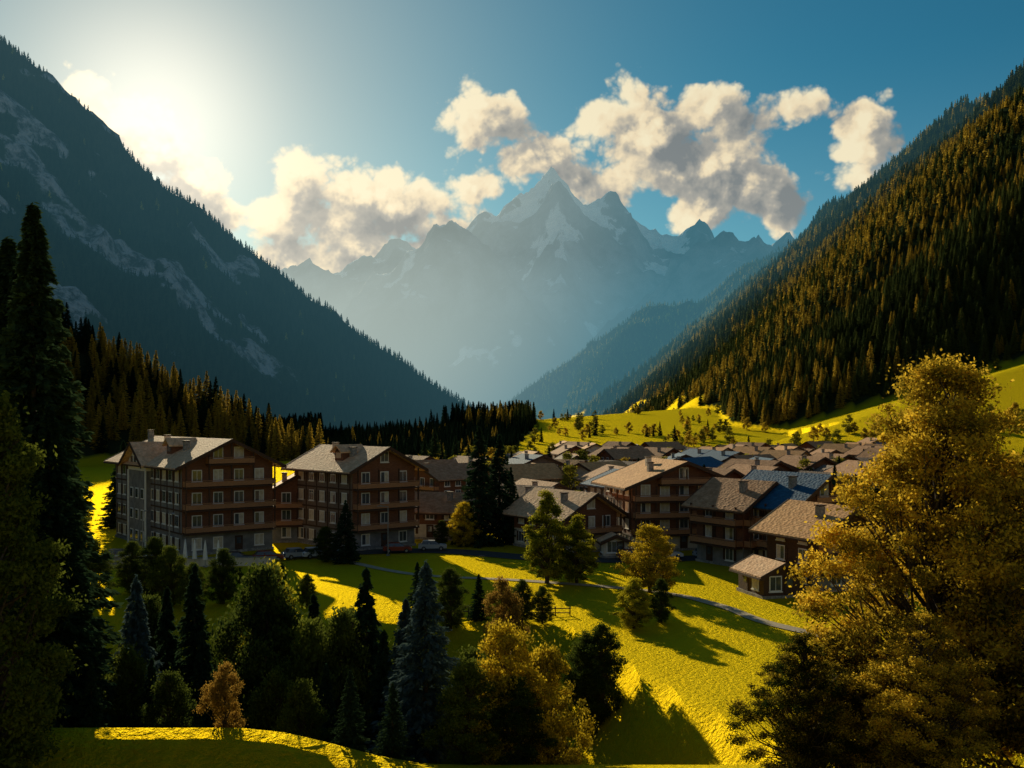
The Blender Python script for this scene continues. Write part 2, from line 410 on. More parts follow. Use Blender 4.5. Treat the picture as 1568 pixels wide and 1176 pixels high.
T('spruce_tree',SP2,-23,139,8.6,1.2)
T('broadleaf_tree',BLO,-26,140,5,1.3)
for x,y,H in ((-25.4,330,17),(-19,340,14),(-30,345,13),(-13,300,12),(-22,260,11),(-35,300,14),(-42,280,13)):
    T('spruce_tree',SP1,x,y,H,.95)
for x,y,H in ((-36,106,6.5),(-39,110,7),(-31,108,6),(-26,111,4.5),(-43,114,6),(-33,104,5),(-45,108,7),(-22,108,3.5)):
    T('broadleaf_bush',BLO,x,y,H,1.15)
for x,y,H,me in ((-76,172,15,SP1),(-82,186,15,SP2),(-72,184,13,SP1),(-90,200,16,SP2),(-73,162,11,BLO),(-79,160,12,SP2),(-74,146,9,BLO),(-70,135,7,BLO),(-64,128,6,BLO),(-85,220,15,SP1),(-66,196,12,SP2),(-98,215,16,SP1),(-72,205,12,BLO),(-62,120,6,BLO),(-80,240,14,SP1),(-70,150,8,SP2),(-80,148,10,SP1),(-66,137,7,SP2),(-58,122,6,SP2),(-75,132,8,BLO),(-95,180,14,SP1),(-90,165,13,SP2)):
    T('spruce_tree' if me in (SP1,SP2) else 'broadleaf_tree',me,x,y,H,1.25)
T('tall_spruce_tree',SPBIG,-26.2,55,30,1,30)
T('tall_spruce_tree',SPBIG,-23.0,50,17.5,1.1,30)
T('tall_spruce_tree',SPBIG,-31,62,31,1.1,30)
BLL=broadleaf('left_tree_mesh',16.5,3.4,60000,.2,[M_trunk,M_olive],.03,200,.75,clr=.16)
T('broadleaf_tree',BLL,-21.8,41.5,16.6,1,16.5)
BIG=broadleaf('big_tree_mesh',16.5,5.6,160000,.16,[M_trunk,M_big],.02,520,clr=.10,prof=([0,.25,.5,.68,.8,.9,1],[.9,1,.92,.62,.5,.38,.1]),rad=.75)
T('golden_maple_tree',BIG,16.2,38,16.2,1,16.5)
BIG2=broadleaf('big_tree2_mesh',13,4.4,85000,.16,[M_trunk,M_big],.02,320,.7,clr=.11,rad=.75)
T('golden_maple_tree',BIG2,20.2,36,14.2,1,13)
T('broadleaf_bush',BIG2,10.2,35,5.4,1.25,13)
T('broadleaf_bush',BIG2,13.4,33,6.0,1.3,13)
T('broadleaf_bush',BIG2,12.0,37,5.6,1.2,13)

# ------------------------------------------------------------ distant forest through instancing
def gn_instances(name,pts,scl,rot,proto):
    me=bpy.data.meshes.new(name);me.from_pydata(pts.tolist(),[],[])
    a=me.attributes.new('scl','FLOAT_VECTOR','POINT');a.data.foreach_set('vector',scl.astype(np.float32).ravel())
    R=np.zeros((len(pts),3));R[:,2]=rot;R[:,0]=rng.normal(size=len(pts))*.03
    a=me.attributes.new('rotv','FLOAT_VECTOR','POINT');a.data.foreach_set('vector',R.astype(np.float32).ravel())
    ob=bpy.data.objects.new(name,me);COL.objects.link(ob)
    g=bpy.data.node_groups.new(name+'_scatter','GeometryNodeTree')
    g.interface.new_socket('Geometry',in_out='INPUT',socket_type='NodeSocketGeometry')
    g.interface.new_socket('Geometry',in_out='OUTPUT',socket_type='NodeSocketGeometry')
    gi=g.nodes.new('NodeGroupInput');go=g.nodes.new('NodeGroupOutput')
    ip=g.nodes.new('GeometryNodeInstanceOnPoints');oi=g.nodes.new('GeometryNodeObjectInfo');oi.inputs[0].default_value=proto
    oi.inputs['As Instance'].default_value=True
    s=g.nodes.new('GeometryNodeInputNamedAttribute');s.data_type='FLOAT_VECTOR';s.inputs['Name'].default_value='scl'
    r=g.nodes.new('GeometryNodeInputNamedAttribute');r.data_type='FLOAT_VECTOR';r.inputs['Name'].default_value='rotv'
    e=g.nodes.new('FunctionNodeEulerToRotation')
    g.links.new(gi.outputs[0],ip.inputs['Points']);g.links.new(oi.outputs['Geometry'],ip.inputs['Instance'])
    g.links.new(s.outputs['Attribute'],ip.inputs['Scale']);g.links.new(r.outputs['Attribute'],e.inputs[0]);g.links.new(e.outputs[0],ip.inputs['Rotation'])
    g.links.new(ip.outputs[0],go.inputs[0])
    md=ob.modifiers.new('scatter','NODES');md.node_group=g
    return ob
PC=bpy.data.collections.new('tree_prototypes')
def proto(name,me):
    o=bpy.data.objects.new(name,me);PC.objects.link(o);return o
P_far=[proto('far_spruce',spruce('far_spruce_m',20,3.6,14,7,5,3.0,[M_trunkh,M_fspruce],.3)),
       proto('far_spruce2',spruce('far_spruce2_m',20,4.2,13,7,5,3.2,[M_trunkh,M_fspruce],.35))]
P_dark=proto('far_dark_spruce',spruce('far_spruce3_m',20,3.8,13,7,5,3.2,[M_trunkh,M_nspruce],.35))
P_larch=proto('far_larch',spruce('far_larch_m',20,4.0,14,6,5,2.6,[M_trunkh,M_flarch],.1))
P_mid=proto('mid_spruce',spruce('mid_spruce_m',20,3.8,34,9,16,1.0,[M_trunkh,M_fspruce],.32))
P_midd=proto('mid_dark_spruce',spruce('mid_spruced_m',20,3.8,34,9,16,1.0,[M_trunkh,M_nspruce],.32))
P_midl=proto('mid_larch',spruce('mid_larch_m',20,3.6,30,8,16,.9,[M_trunkh,M_flarch],.1))
P_bro=proto('village_broadleaf',broadleaf('vbl_m',10,3.6,2600,.6,[M_trunkh,M_folive],.04,34))
P_brg=proto('village_gold',broadleaf('vblg_m',10,3.4,2600,.6,[M_trunkh,M_fgold],.04,34))
PX=[];PY=[]
y=300.
while y<4600:
    s=5.0+.0018*y
    xx=np.arange(-.62*y-80,.62*y+80,s);PX.append(xx+rng.uniform(-.5,.5,len(xx))*s);PY.append(y+rng.uniform(-.5,.5,len(xx))*s);y+=s
PX=np.concatenate(PX);PY=np.concatenate(PY)
z,fo,ro=terrain(PX,PY)
keep=(fo>.5)&(ro<.3)&(rng.uniform(size=len(PX))<.93)
PX,PY,z=PX[keep],PY[keep],z[keep]
keep=~((PX<0)&(PY>2120)&(PY<3300));PX,PY,z=PX[keep],PY[keep],z[keep]
gn=fbm(PX/140,PY/140,4,63);u=rng.uniform(size=len(PX))
pg=np.where(PX>0,sstep(gn,.44,.66)*.55+.08,.01)
pg=np.where((PX<0)&(PY<900),sstep(fbm(PX/60,PY/60,2,15),.42,.56)*.7+.03,pg)
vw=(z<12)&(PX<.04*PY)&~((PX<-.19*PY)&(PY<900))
pg=np.where(vw,.05,pg)
larch=u<pg
H=20*rng.uniform(.6,1.15,len(PX))*np.where(PY<900,.9,.68)*np.where(vw,rng.uniform(.25,.6,len(PX)),1)
mid=PY<950
def scatter(name,mask,pr):
    if mask.sum()==0:return
    s=H[mask]/20
    gn_instances(name,np.stack([PX[mask],PY[mask],z[mask]-.4],1),np.stack([s*1.1,s*1.1,s],1),rng.uniform(0,6.28,mask.sum()),pr)
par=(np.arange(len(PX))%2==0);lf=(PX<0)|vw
scatter('distant_spruce_forest',~larch&~mid&par&~lf,P_far[0])
scatter('distant_spruce_forest',~larch&~mid&~par&~lf,P_far[1])
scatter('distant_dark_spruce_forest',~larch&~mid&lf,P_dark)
scatter('distant_larch_forest',larch&~mid,P_larch)
scatter('hillside_spruce_forest',~larch&mid&~lf,P_mid)
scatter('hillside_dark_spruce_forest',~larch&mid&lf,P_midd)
scatter('hillside_larch_forest',larch&mid,P_midl)
print('TREES',len(PX),'mid',mid.sum())

# ------------------------------------------------------------ building materials
def wood(name,c1,c2): return simple(name,c1,c2,3,.75,.3,(1,1,9))
M_wood=wood('red_brown_timber',(.13,.052,.028),(.25,.105,.055))
M_woodd=wood('dark_timber',(.05,.027,.017),(.10,.05,.03))
M_woodg=wood('weathered_timber',(.14,.095,.07),(.25,.18,.135))
M_woodl=wood('balcony_timber',(.30,.14,.065),(.46,.23,.11))
M_plas=simple('grey_plaster',(.16,.155,.155),(.27,.255,.25),.8,.9,.1)
M_plasw=simple('cream_plaster',(.5,.45,.38),(.66,.6,.52),.8,.9,.1)
M_white=simple('white_paint',(.78,.76,.72),(.85,.83,.8),2,.6)
M_curt=simple('curtain_cloth',(.55,.46,.34),(.72,.64,.5),2,.8)
M_stone=simple('stone_masonry',(.18,.17,.16),(.4,.37,.33),3.5,.95,.8)
def roofmat(name,c1,c2,spec=.15):
    m,nt=newmat(name)
    tc=N(nt,'ShaderNodeTexCoord');v=tc.outputs['Object']
    n=noise(nt,1.1,4,.7,v)
    br=N(nt,'ShaderNodeTexVoronoi');br.inputs['Scale'].default_value=2.2
    nt.links.new(vmath(nt,'MULTIPLY',v,(1.6,1,1.6)).outputs[0],br.inputs['Vector'])
    sx=N(nt,'ShaderNodeSeparateXYZ');nt.links.new(br.outputs['Color'],sx.inputs[0])
    c=mixc(nt,mrange(nt,n,.3,.7),c1,c2)
    c=mixc(nt,math_(nt,'MULTIPLY',sx.outputs[0],.45),c,tuple(q*.5 for q in c1))
    p=N(nt,'ShaderNodeBsdfPrincipled');nt.links.new(c,p.inputs['Base Color']);p.inputs['Roughness'].default_value=.8
    p.inputs['Specular IOR Level'].default_value=spec
    b=N(nt,'ShaderNodeBump');b.inputs['Strength'].default_value=.6;b.inputs['Distance'].default_value=.1
    nt.links.new(br.outputs['Distance'],b.inputs['Height']);nt.links.new(b.outputs[0],p.inputs['Normal'])
    return finish(m,nt,p.outputs[0],haze=False)
M_roof=roofmat('wood_shingle_roof',(.76,.44,.24),(.95,.63,.38))
M_roofd=roofmat('slate_roof',(.2,.145,.115),(.34,.26,.21))
M_roofb=roofmat('blue_metal_roof',(.01,.09,.2),(.02,.14,.27),.3)
M_roofo=roofmat('clay_roof',(.68,.34,.13),(.88,.5,.22))
M_roofm=roofmat('brown_tile_roof',(.42,.21,.10),(.62,.36,.2))
M_glass=simple('window_glass',(.05,.06,.07),(.1,.11,.12),1,.1,0,spec=1)
M_metal=simple('galvanised_metal',(.25,.25,.26),(.35,.35,.36),4,.5,0,metal=.6)
M_asph=simple('asphalt',(.045,.045,.048),(.07,.068,.065),2,.9,.2)
M_gravel=simple('gravel_path',(.36,.29,.19),(.52,.43,.30),3,.95,.3)
M_rub=simple('tyre_rubber',(.015,.015,.015),(.03,.03,.03),2,.9)

class Parts:
    def __init__(s): s.p={}
    def add(s,part,mat,V,F):
        d=s.p.setdefault(part,([],[],[],[]))
        if mat not in d[3]: d[3].append(mat)
        o=len(d[0]);d[0].extend([tuple(map(float,v)) for v in V])
        for f in F: d[1].append([i+o for i in f]);d[2].append(d[3].index(mat))
    def box(s,part,mat,x0,x1,y0,y1,z0,z1):
        V=[(x0,y0,z0),(x1,y0,z0),(x1,y1,z0),(x0,y1,z0),(x0,y0,z1),(x1,y0,z1),(x1,y1,z1),(x0,y1,z1)]
        s.add(part,mat,V,[(0,3,2,1),(4,5,6,7),(0,1,5,4),(1,2,6,5),(2,3,7,6),(3,0,4,7)])
    def prism(s,part,mat,prof,y0,y1,ax='y'):
        n=len(prof)
        if ax=='y': V=[(a,y0,b) for a,b in prof]+[(a,y1,b) for a,b in prof]
        else: V=[(y0,a,b) for a,b in prof]+[(y1,a,b) for a,b in prof]
        F=[tuple(range(n)),tuple(range(2*n-1,n-1,-1))]+[(i,i+n,(i+1)%n+n,(i+1)%n) for i in range(n)]
        s.add(part,mat,V,F)
    def cyl(s,part,mat,c,r0,r1,z0,z1,k=10,axis='z'):
        V=[]
        for z,r in ((z0,r0),(z1,r1)):
            for i in range(k):
                a=2*math.pi*i/k;u,v=r*math.cos(a),r*math.sin(a)
                V.append((c[0]+u,c[1]+v,z) if axis=='z' else (c[0]+u,z,c[1]+v))
        s.add(part,mat,V,[tuple(range(k)),tuple(range(2*k-1,k-1,-1))]+[(i,(i+1)%k,(i+1)%k+k,i+k) for i in range(k)])
    def single(s,name):
        V=[];F=[];MI=[];MT=[]
        for d in s.p.values():
            o=len(V);V+=d[0]
            for f,m in zip(d[1],d[2]):
                mm=d[3][m]
                if mm not in MT: MT.append(mm)
                F.append([i+o for i in f]);MI.append(MT.index(mm))
        me=bpy.data.meshes.new(name);me.from_pydata(V,[],F)
        for m in MT: me.materials.append(m)
        me.polygons.foreach_set('material_index',MI);
        import bmesh
        b=bmesh.new();b.from_mesh(me);bmesh.ops.recalc_face_normals(b,faces=b.faces);b.to_mesh(me);b.free()
        return me
    def build(s,name,loc,rz):
        e=bpy.data.objects.new(name,None);COL.objects.link(e);e.location=loc;e.rotation_euler=(0,0,rz);e.empty_display_size=.5
        for part,d in s.p.items():
            q=Parts();q.p={part:d};me=q.single(part)
            o=bpy.data.objects.new(part,me);COL.objects.link(o);o.parent=e
        return e

def chalet(W,L,ze,zr,st,wall,base,roof,ov=1.5,balc=('front',),balcm=None,sh=None,dorm=0,cross=False,chim=2,det=True,trim=None,sidewall=None):
    """ridge along local Y, gables at +-Y. W gable width, L length"""
    P=Parts();hw,hl=W/2,L/2;balcm=balcm or M_woodl;trim=trim or M_woodd
    sh=sh or ze/st
    P.box('foundation',M_stone,-hw-.15,hw+.15,-hl-.15,hl+.15,-2.0,.35)
    P.box('ground_floor_wall',base,-hw+.02,hw-.02,-hl+.02,hl-.02,.35,sh)
    P.prism('walls',wall,[(-hw,sh),(hw,sh),(hw,ze),(0,zr),(-hw,ze)],-hl,hl)
    if sidewall: P.box('side_plaster',sidewall,-hw-.03,-hw-.003,-hl,hl,sh,ze-.35)
    k=(zr-ze)/hw;t=.32;xe=hw+ov;zeo=ze-k*ov
    for s in (-1,1):
        P.prism('roof',roof,[(0,zr+.02),(s*xe,zeo+.02),(s*xe,zeo+t),(0,zr+t)],-hl-ov,hl+ov)
        for yy in (-hl-ov-.1,hl+ov):
            P.prism('barge_boards',trim,[(0,zr-.16),(s*(xe+.02),zeo-.16),(s*(xe+.02),zeo+t+.05),(0,zr+t+.05)],yy,yy+.1)
        P.box('gutters',trim,s*xe-.02 if s>0 else s*xe-.14,s*xe+.14 if s>0 else s*xe+.02,-hl-ov,hl+ov,zeo-.05,zeo+.16)
    def f(part,mat,face,a0,a1,z0,z1,d0,d1):
        if face=='front':P.box(part,mat,a0,a1,-hl-d1,-hl-d0,z0,z1)
        elif face=='back':P.box(part,mat,a0,a1,hl+d0,hl+d1,z0,z1)
        elif face=='left':P.box(part,mat,-hw-d1,-hw-d0,a0,a1,z0,z1)
        else:P.box(part,mat,hw+d0,hw+d1,a0,a1,z0,z1)
    def win(face,a,z,w=1.25,h=1.45,shut=True):
        gm=M_curt if rng.uniform()<.35 else M_glass
        f('windows',M_white,face,a-w/2-.13,a+w/2+.13,z-.13,z+h+.13,-.05,.06)
        f('windows',gm,face,a-w/2,a-.04,z,z+h,-.02,.08)
        f('windows',M_curt if rng.uniform()<.3 else gm,face,a+.04,a+w/2,z,z+h,-.02,.08)
        f('windows',M_white,face,a-w/2-.2,a+w/2+.2,z-.24,z-.132,-.05,.16)
        if shut and det:
            f('shutters',trim,face,a-w/2-.6,a-w/2-.15,z-.05,z+h+.05,.0,.065)
            f('shutters',trim,face,a+w/2+.15,a+w/2+.6,z-.05,z+h+.05,.0,.065)
    faces=('front','left','right','back') if det else ('front','left','right')
    for face in faces:
        half=hw if face in('front','back') else hl
        n=max(2,int((2*half-1)/2.7));sp=(2*half-1.2)/n
        floors=st+(1 if face in('front','back') and (zr-ze)>2.6 else 0)
        for j in range(floors):
            zz=j*sh+.95
            for i in range(n):
                a=-half+.6+sp*(i+.5)
                if j>=st and abs(a)>half*.45: continue
                if zz+1.5>ze+(zr-ze)*(1-abs(a)/half) and face in('front','back'): continue
                if j==0 and i==n//2 and face in ('front','left'):
                    f('door',trim,face,a-.6,a+.6,.36,2.45,0,.06);f('door',M_glass,face,a-.35,a+.35,1.3,2.2,.0,.08);continue
                win(face,a,zz,shut=(face!='front' or not balc))
        if face=='left' and det and st>=4:
            for j in range(1,st):
                f('string_course',trim,face,-half,half,j*sh-.16,j*sh+.06,0,.12)
            for i in range(n+1):
                a=-half+.6+sp*i
                f('timber_posts',trim,face,a-.09,a+.09,sh+.06,ze-.4,0.03,.10)
        if face in balc:
            dp=1.45
            for j in range(1,st+(1 if (zr-ze)>3 and face in('front','back') else 0)):
                z0=j*sh+.02
                e=half-.1 if j<st else half*.5
                f('balconies',trim,face,-e,e,z0-.2,z0,.0,dp)
                f('balconies',balcm,face,-e,e,z0+.12,z0+.82,dp-.12,dp-.05)
                f('balconies',balcm,face,-e,e,z0+.93,z0+1.02,dp-.16,dp)
                f('balconies',balcm,face,-e,-e+.07,z0+.12,z0+.9,0.0,dp-.12);f('balconies',balcm,face,e-.07,e,z0+.12,z0+.9,0.0,dp-.12)
                m=max(2,int(2*e/3.2))
                for i in range(m+1):
                    a=-e+.1+(2*e-.2)*i/m
                    top=z0+sh-.2 if j<st-1 or face not in('front','back') else min(z0+sh-.2,ze+(zr-ze)*(1-abs(a)/half)-.1)
                    f('balconies',trim,face,a-.1,a+.1,z0,top,dp-.34,dp-.14)
    for i in range(chim):
        cy=-hl*.5+i*hl*.8;cx=(-.25+.1*i)*W
        zc=zr-abs(cx)*k
        P.box('chimneys',M_plasw if i%2 else M_stone,cx-.4,cx+.4,cy-.4,cy+.4,zc-.5,zc+1.5)
        P.box('chimneys',trim,cx-.5,cx+.5,cy-.5,cy+.5,zc+1.55,zc+1.68)
        for sx_ in(-.3,.3): P.box('chimneys',M_stone,cx+sx_-.06,cx+sx_+.06,cy-.3,cy+.3,zc+1.5,zc+1.55)
    for i in range(dorm):
        cy=-hl*.3+i*L*.35;xx=-hw*.55;zd=zr-abs(xx)*k
        P.box('dormers',wall,xx-1.2,xx+1.6,cy-1.1,cy+1.1,zd-.6,zd+1.1)
        P.box('dormers',M_glass,xx-1.26,xx-1.19,cy-.7,cy+.7,zd+.1,zd+.95)
        for s in(-1,1):
            P.prism('dormers',roof,[(cy,zd+2.0),(cy+s*1.6,zd+.9),(cy+s*1.6,zd+1.1),(cy,zd+2.2)],xx-1.8,xx+3.0,'x')
        P.add('dormers',trim,[(xx-1.2,cy-1.1,zd+1.1),(xx-1.2,cy+1.1,zd+1.1),(xx-1.2,cy,zd+1.9)],[(0,1,2)])
    if cross:
        cy=hl*.12;g=4.2;zg=zr-.3
        P.prism('cross_gable',M_white,[(cy-g,ze-1.4),(cy+g,ze-1.4),(cy+g,ze),(cy,zg-.4),(cy-g,ze)],-hw-.9,-hw+.0,'x')
        for s in(-1,1):
            P.prism('cross_gable_roof',roof,[(cy,zg-.35),(cy+s*(g+1.3),ze-.75),(cy+s*(g+1.3),ze-.45),(cy,zg-.05)],-hw-2.0,-.5,'x')
            P.prism('cross_gable_roof',trim,[(cy,zg-.55),(cy+s*(g+1.32),ze-.95),(cy+s*(g+1.32),ze-.42),(cy,zg-.02)],-hw-2.1,-hw-2.0,'x')
        for a in(-2.4,-.8,.8,2.4):
            P.box('windows',M_glass,-hw-.97,-hw-.88,cy+a-.45,cy+a+.45,ze-.8,ze+.75)
        P.prism('bay',base,[(cy-g,-1),(cy+g,-1),(cy+g,ze-1.4),(cy-g,ze-1.4)],-hw-.85,-hw+0.0,'x')
        for s in(-1,1):
            P.box('bay_pilasters',M_white,-hw-1.0,-hw-.86,cy+s*g-.25,cy+s*g+.25,-1,ze-1.4)
        for j in range(min(st,4)):
            for a in(-2.6,0,2.6):
                zz=j*sh+.95
                if zz+1.6>ze-1.2: continue
                P.box('windows',M_white,-hw-.91,-hw-.84,cy+a-.72,cy+a+.72,zz-.15,zz+1.5)
                P.box('windows',M_glass,-hw-.95,-hw-.86,cy+a-.55,cy+a+.55,zz,zz+1.35)
    return P
def place_corner(name,P,W,L,cx,cy,th,z=None):
    t=math.radians(th);g=(math.cos(t),math.sin(t));l=(-math.sin(t),math.cos(t))
    x=cx+g[0]*W/2+l[0]*L/2;y=cy+g[1]*W/2+l[1]*L/2
    return P.build(name,(x,y,gz(x,y) if z is None else z),t)
place_corner('chalet_hotel',chalet(14,31,13.2,16.6,4,M_wood,M_plas,M_roof,balc=('front',),dorm=1,cross=True,chim=3,balcm=M_woodl,sidewall=M_plas),14,31,-47.6,145,38)
place_corner('chalet_hotel',chalet(11.5,17,12.4,15.3,4,M_wood,M_plas,M_roof,balc=('front',),dorm=1,chim=2,balcm=M_woodl,sidewall=M_woodg),11.5,17,-23.8,150,42)
place_corner('hotel_annex',chalet(8,9,8.3,10.6,3,M_wood,M_plas,M_roof,balc=('front',),chim=1,ov=.9),8,9,-38.5,161,12)
place_corner('timber_house',chalet(9,11,5.0,7.2,2,M_wood,M_plasw,M_roofm,balc=(),chim=1),9,11,-8.2,164,75)
place_corner('timber_chalet',chalet(16.5,13,10.0,13.2,4,M_wood,M_plasw,M_roofo,balc=('front',),chim=2,ov=1.7),16.5,13,17.9,150,13)
place_corner('timber_house',chalet(10,13,5.7,8.6,2,M_wood,M_plasw,M_roof,balc=('front',),chim=1,ov=1.6),10,13,7.6,147,34)
place_corner('timber_chalet',chalet(9,9,8.4,11.2,3,M_wood,M_plas,M_roofm,balc=('front','left'),chim=1),9,9,30.6,133,32)
place_corner('timber_chalet',chalet(10,12,9.0,12.4,3,M_wood,M_plasw,M_roofb,balc=('front','left'),chim=1),10,12,36.0,128,28)
place_corner('timber_chalet',chalet(9,9,6.8,9.4,3,M_woodd,M_plas,M_roofo,balc=('front',),chim=1),9,9,34.4,113,24)
place_corner('timber_shed',chalet(4.6,6,2.6,3.7,1,M_woodd,M_woodd,M_roof,balc=(),chim=0,ov=.7,det=False),4.6,6,27.5,110,14)
place_corner('garden_kiosk',chalet(3.6,3,2.3,3.1,1,M_plasw,M_plasw,M_roof,balc=(),chim=0,ov=.5,det=False),3.6,3,13,143,5)

# village
VM=[]
for i in range(10):
    W=rng.uniform(9,13);L=rng.uniform(9,15);st=2 if i%3 else 3;ze=st*2.5;zr=ze+W*.5*rng.uniform(.38,.55)
    wl=[M_wood,M_woodg,M_plasw,M_wood][i%4];bs=[M_plasw,M_plas][i%2];rf=[M_roofm,M_roofo,M_roofd,M_roofm,M_roof][i%5]
    if i==9: rf=M_roofb
    VM.append(chalet(W,L,ze,zr,st,wl,bs,rf,ov=1.2,balc=('front',) if i%2 else (),chim=1,det=False).single('village_house_mesh'))
pl=[];tries=0
while len(pl)<92 and tries<9000:
    tries+=1
    y=178+265*rng.uniform()**.9;px=rng.uniform(795,1360);x=(px-784)/1540*y
    if y<300 and px>1330: continue
    if px<850 and y>380: continue
    if gz(x,y)>5.5: continue
    if any((x-a)**2+(y-b)**2<(12.5+y*.006)**2 for a,b in pl): continue
    if abs(x-24)<14 and y<182: continue
    pl.append((x,y))
pl+=[(-20,235),(-10,255),(-26,262),(-14,215)]
for i,(x,y) in enumerate(pl):
    o=bpy.data.objects.new('village_house',VM[int(rng.integers(0,10))]);COL.objects.link(o)
    o.location=(x,y,gz(x,y));o.rotation_euler=(0,0,math.radians(rng.choice([15,30,5,40,-50])+rng.normal()*9))
n=3600;vy=178+900*rng.uniform(size=n)**1.4;vp=rng.uniform(640,1600,n);vx=(vp-784)/1540*vy
ok=np.ones(n,bool)
for a,b in pl: ok&=((vx-a)**2+(vy-b)**2>58)
dens=(fbm(vx/50,vy/50,2,44)>np.where(vy<440,.38,.60))
ok&=dens&(vp+0>np.where(vy>650,820,640))&(rng.uniform(size=n)<.5);vx,vy=vx[ok],vy[ok]
vz,vf,_=terrain(vx,vy);k=vf<.5;vx,vy,vz=vx[k],vy[k],vz[k]
sc=rng.uniform(.4,1.05,len(vx));sel=rng.uniform(size=len(vx))
for nm,m,pr,ss in (('village_broadleaf_trees',sel<.4,P_bro,1),('village_golden_trees',(sel>=.4)&(sel<.85),P_brg,.9),('village_spruce_trees',sel>=.85,P_midd,.6)):
    s=sc[m]*ss
    gn_instances(nm,np.stack([vx[m],vy[m],vz[m]-.2],1),np.stack([s,s,s],1),rng.uniform(0,6.28,m.sum()),pr)

# ------------------------------------------------------------ paths, road
def strip(name,pts,w,mat,dz=.07,step=1.5):
    pts=[np.array(p,float) for p in pts];P=[]
    e=[2*pts[0]-pts[1]]+pts+[2*pts[-1]-pts[-2]]
    for i in range(1,len(e)-2):
        L=np.linalg.norm(e[i+1]-e[i]);n=max(2,int(L/step))
        for j in range(n):
            t=j/n;a,b,c,d=e[i-1:i+3]
            P.append(.5*((2*b)+(-a+c)*t+(2*a-5*b+4*c-d)*t*t+(-a+3*b-3*c+d)*t**3))
    P.append(pts[-1]);P=np.array(P);T_=np.gradient(P,axis=0);T_/=np.linalg.norm(T_,axis=1)[:,None];Nn=np.stack([-T_[:,1],T_[:,0]],1)
    V=[];K=5
    for k in range(K):
        q=P+Nn*(k/(K-1)-.5)*w;zz=terrain(q[:,0],q[:,1])[0]+dz
        V.append(np.column_stack([q,zz]))
    V=np.stack(V,1);n=len(P);F=[]
    for i in range(n-1):
        for k in range(K-1):F.append((i*K+k,(i+1)*K+k,(i+1)*K+k+1,i*K+k+1))
    me=bpy.data.meshes.new(name);me.from_pydata(V.reshape(-1,3).tolist(),[],F);me.materials.append(mat)
    o=bpy.data.objects.new(name,me);COL.objects.link(o)
strip('gravel_path',[(-32,146.5),(-24,141),(-12,128),(3,123),(16,115.5),(22,106),(25,96),(33,86)],1.3,M_gravel)
strip('asphalt_road',[(-110,139),(-75,139),(-46,139.5),(-30,146.5),(-12,151),(4,143),(16,141),(30,144),(60,150)],5,M_asph,.09)
P=Parts();P.box('wall',M_stone,-9,9,-.3,.3,-1,1.5);P.box('coping',M_plasw,-9.1,9.1,-.38,.38,1.5,1.62)
P.build('stone_retaining_wall',(-54,134.5,gz(-54,134.5)),math.radians(2))
P=Parts();P.box('wall',M_plasw,-6,6,-.2,.2,-1,1.1);P.box('coping',M_stone,-6.1,6.1,-.28,.28,1.1,1.2)
P.build('garden_wall',(-38,136,gz(-38,136)),math.radians(6))
P=Parts()
for i in range(9):P.box('posts',M_woodd,i*1.5-.06,i*1.5+.06,-.06,.06,-.5,1.1)
for zz in(.4,.85):P.box('rails',M_woodd,-.1,12.1,.062,.11,zz,zz+.1)
P.build('wooden_fence',(-6,104.5,gz(0,104.5)),math.radians(-4))
for x,y in((-50.5,137.5),(-46.4,136.2),(-18,146)):
    P=Parts();P.cyl('pole',M_metal,(0,0),.1,.06,-.3,7.2);P.box('arm',M_metal,0,1.4,-.04,.04,7.1,7.18)
    P.prism('lamp_head',M_metal,[(1.1,7.1),(1.9,7.06),(1.9,7.16),(1.5,7.26),(1.1,7.24)],-.16,.16);P.box('base',M_metal,-.2,.2,-.2,.2,-.3,.25)
    P.build('street_lamp',(x,y,gz(x,y)),rng.uniform(0,6))
for x,y in((-42.6,135),(-41,134.4),(-39.3,134.6),(-44,135.4)):
    P=Parts();P.cyl('pole',M_metal,(0,0),.04,.04,0,3.8);P.cyl('folded_canopy',M_white,(0,0),.34,.16,1.0,2.9,9);P.cyl('folded_top',M_white,(0,0),.16,.02,2.9,3.7,9);P.cyl('foot',M_stone,(0,0),.35,.3,0,.12,10)
    P.build('patio_parasol',(x,y,gz(x,y)+.1),0)
def carmesh(mat):
    P=Parts()
    P.prism('body',mat,[(-2.1,.35),(2.1,.35),(2.15,.62),(2.0,.82),(1.1,.93),(-1.75,.97),(-2.1,.85)],-.86,.86)
    lo=[(-1.75,.97),(1.1,.93)];hi=[(-1.35,1.42),(.35,1.42)]
    V=[(lo[0][0],-.8,.965),(lo[1][0],-.8,.935),(lo[1][0],.8,.935),(lo[0][0],.8,.965),(hi[0][0],-.62,1.42),(hi[1][0],-.62,1.42),(hi[1][0],.62,1.42),(hi[0][0],.62,1.42)]
    P.add('glass',M_glass,V,[(0,1,5,4),(1,2,6,5),(2,3,7,6),(3,0,4,7)])
    P.box('roof',mat,-1.38,.38,-.64,.64,1.42,1.48)
    for s in(-1,1):
        P.box('pillar',mat,-.55,-.45,s*.8-.03 if s>0 else -.83,s*.8+.03 if s>0 else -.77,.95,1.2)
        for x in(-1.3,1.3):
            P.cyl('wheels',M_rub,(x,.33),.33,.33,s*.9-.11,s*.9+.02,14,'y');P.cyl('hubs',M_metal,(x,.33),.18,.18,s*.9-.12 if s<0 else s*.9+.0,s*.9+.01 if s<0 else s*.9+.03,10,'y')
        P.box('headlights',M_white,2.03,2.14,s*.62-.17,s*.62+.17,.62,.75);P.box('taillights',M_rub,-2.13,-2.05,s*.65-.15,s*.65+.15,.65,.82)
    return P.single('car_mesh')
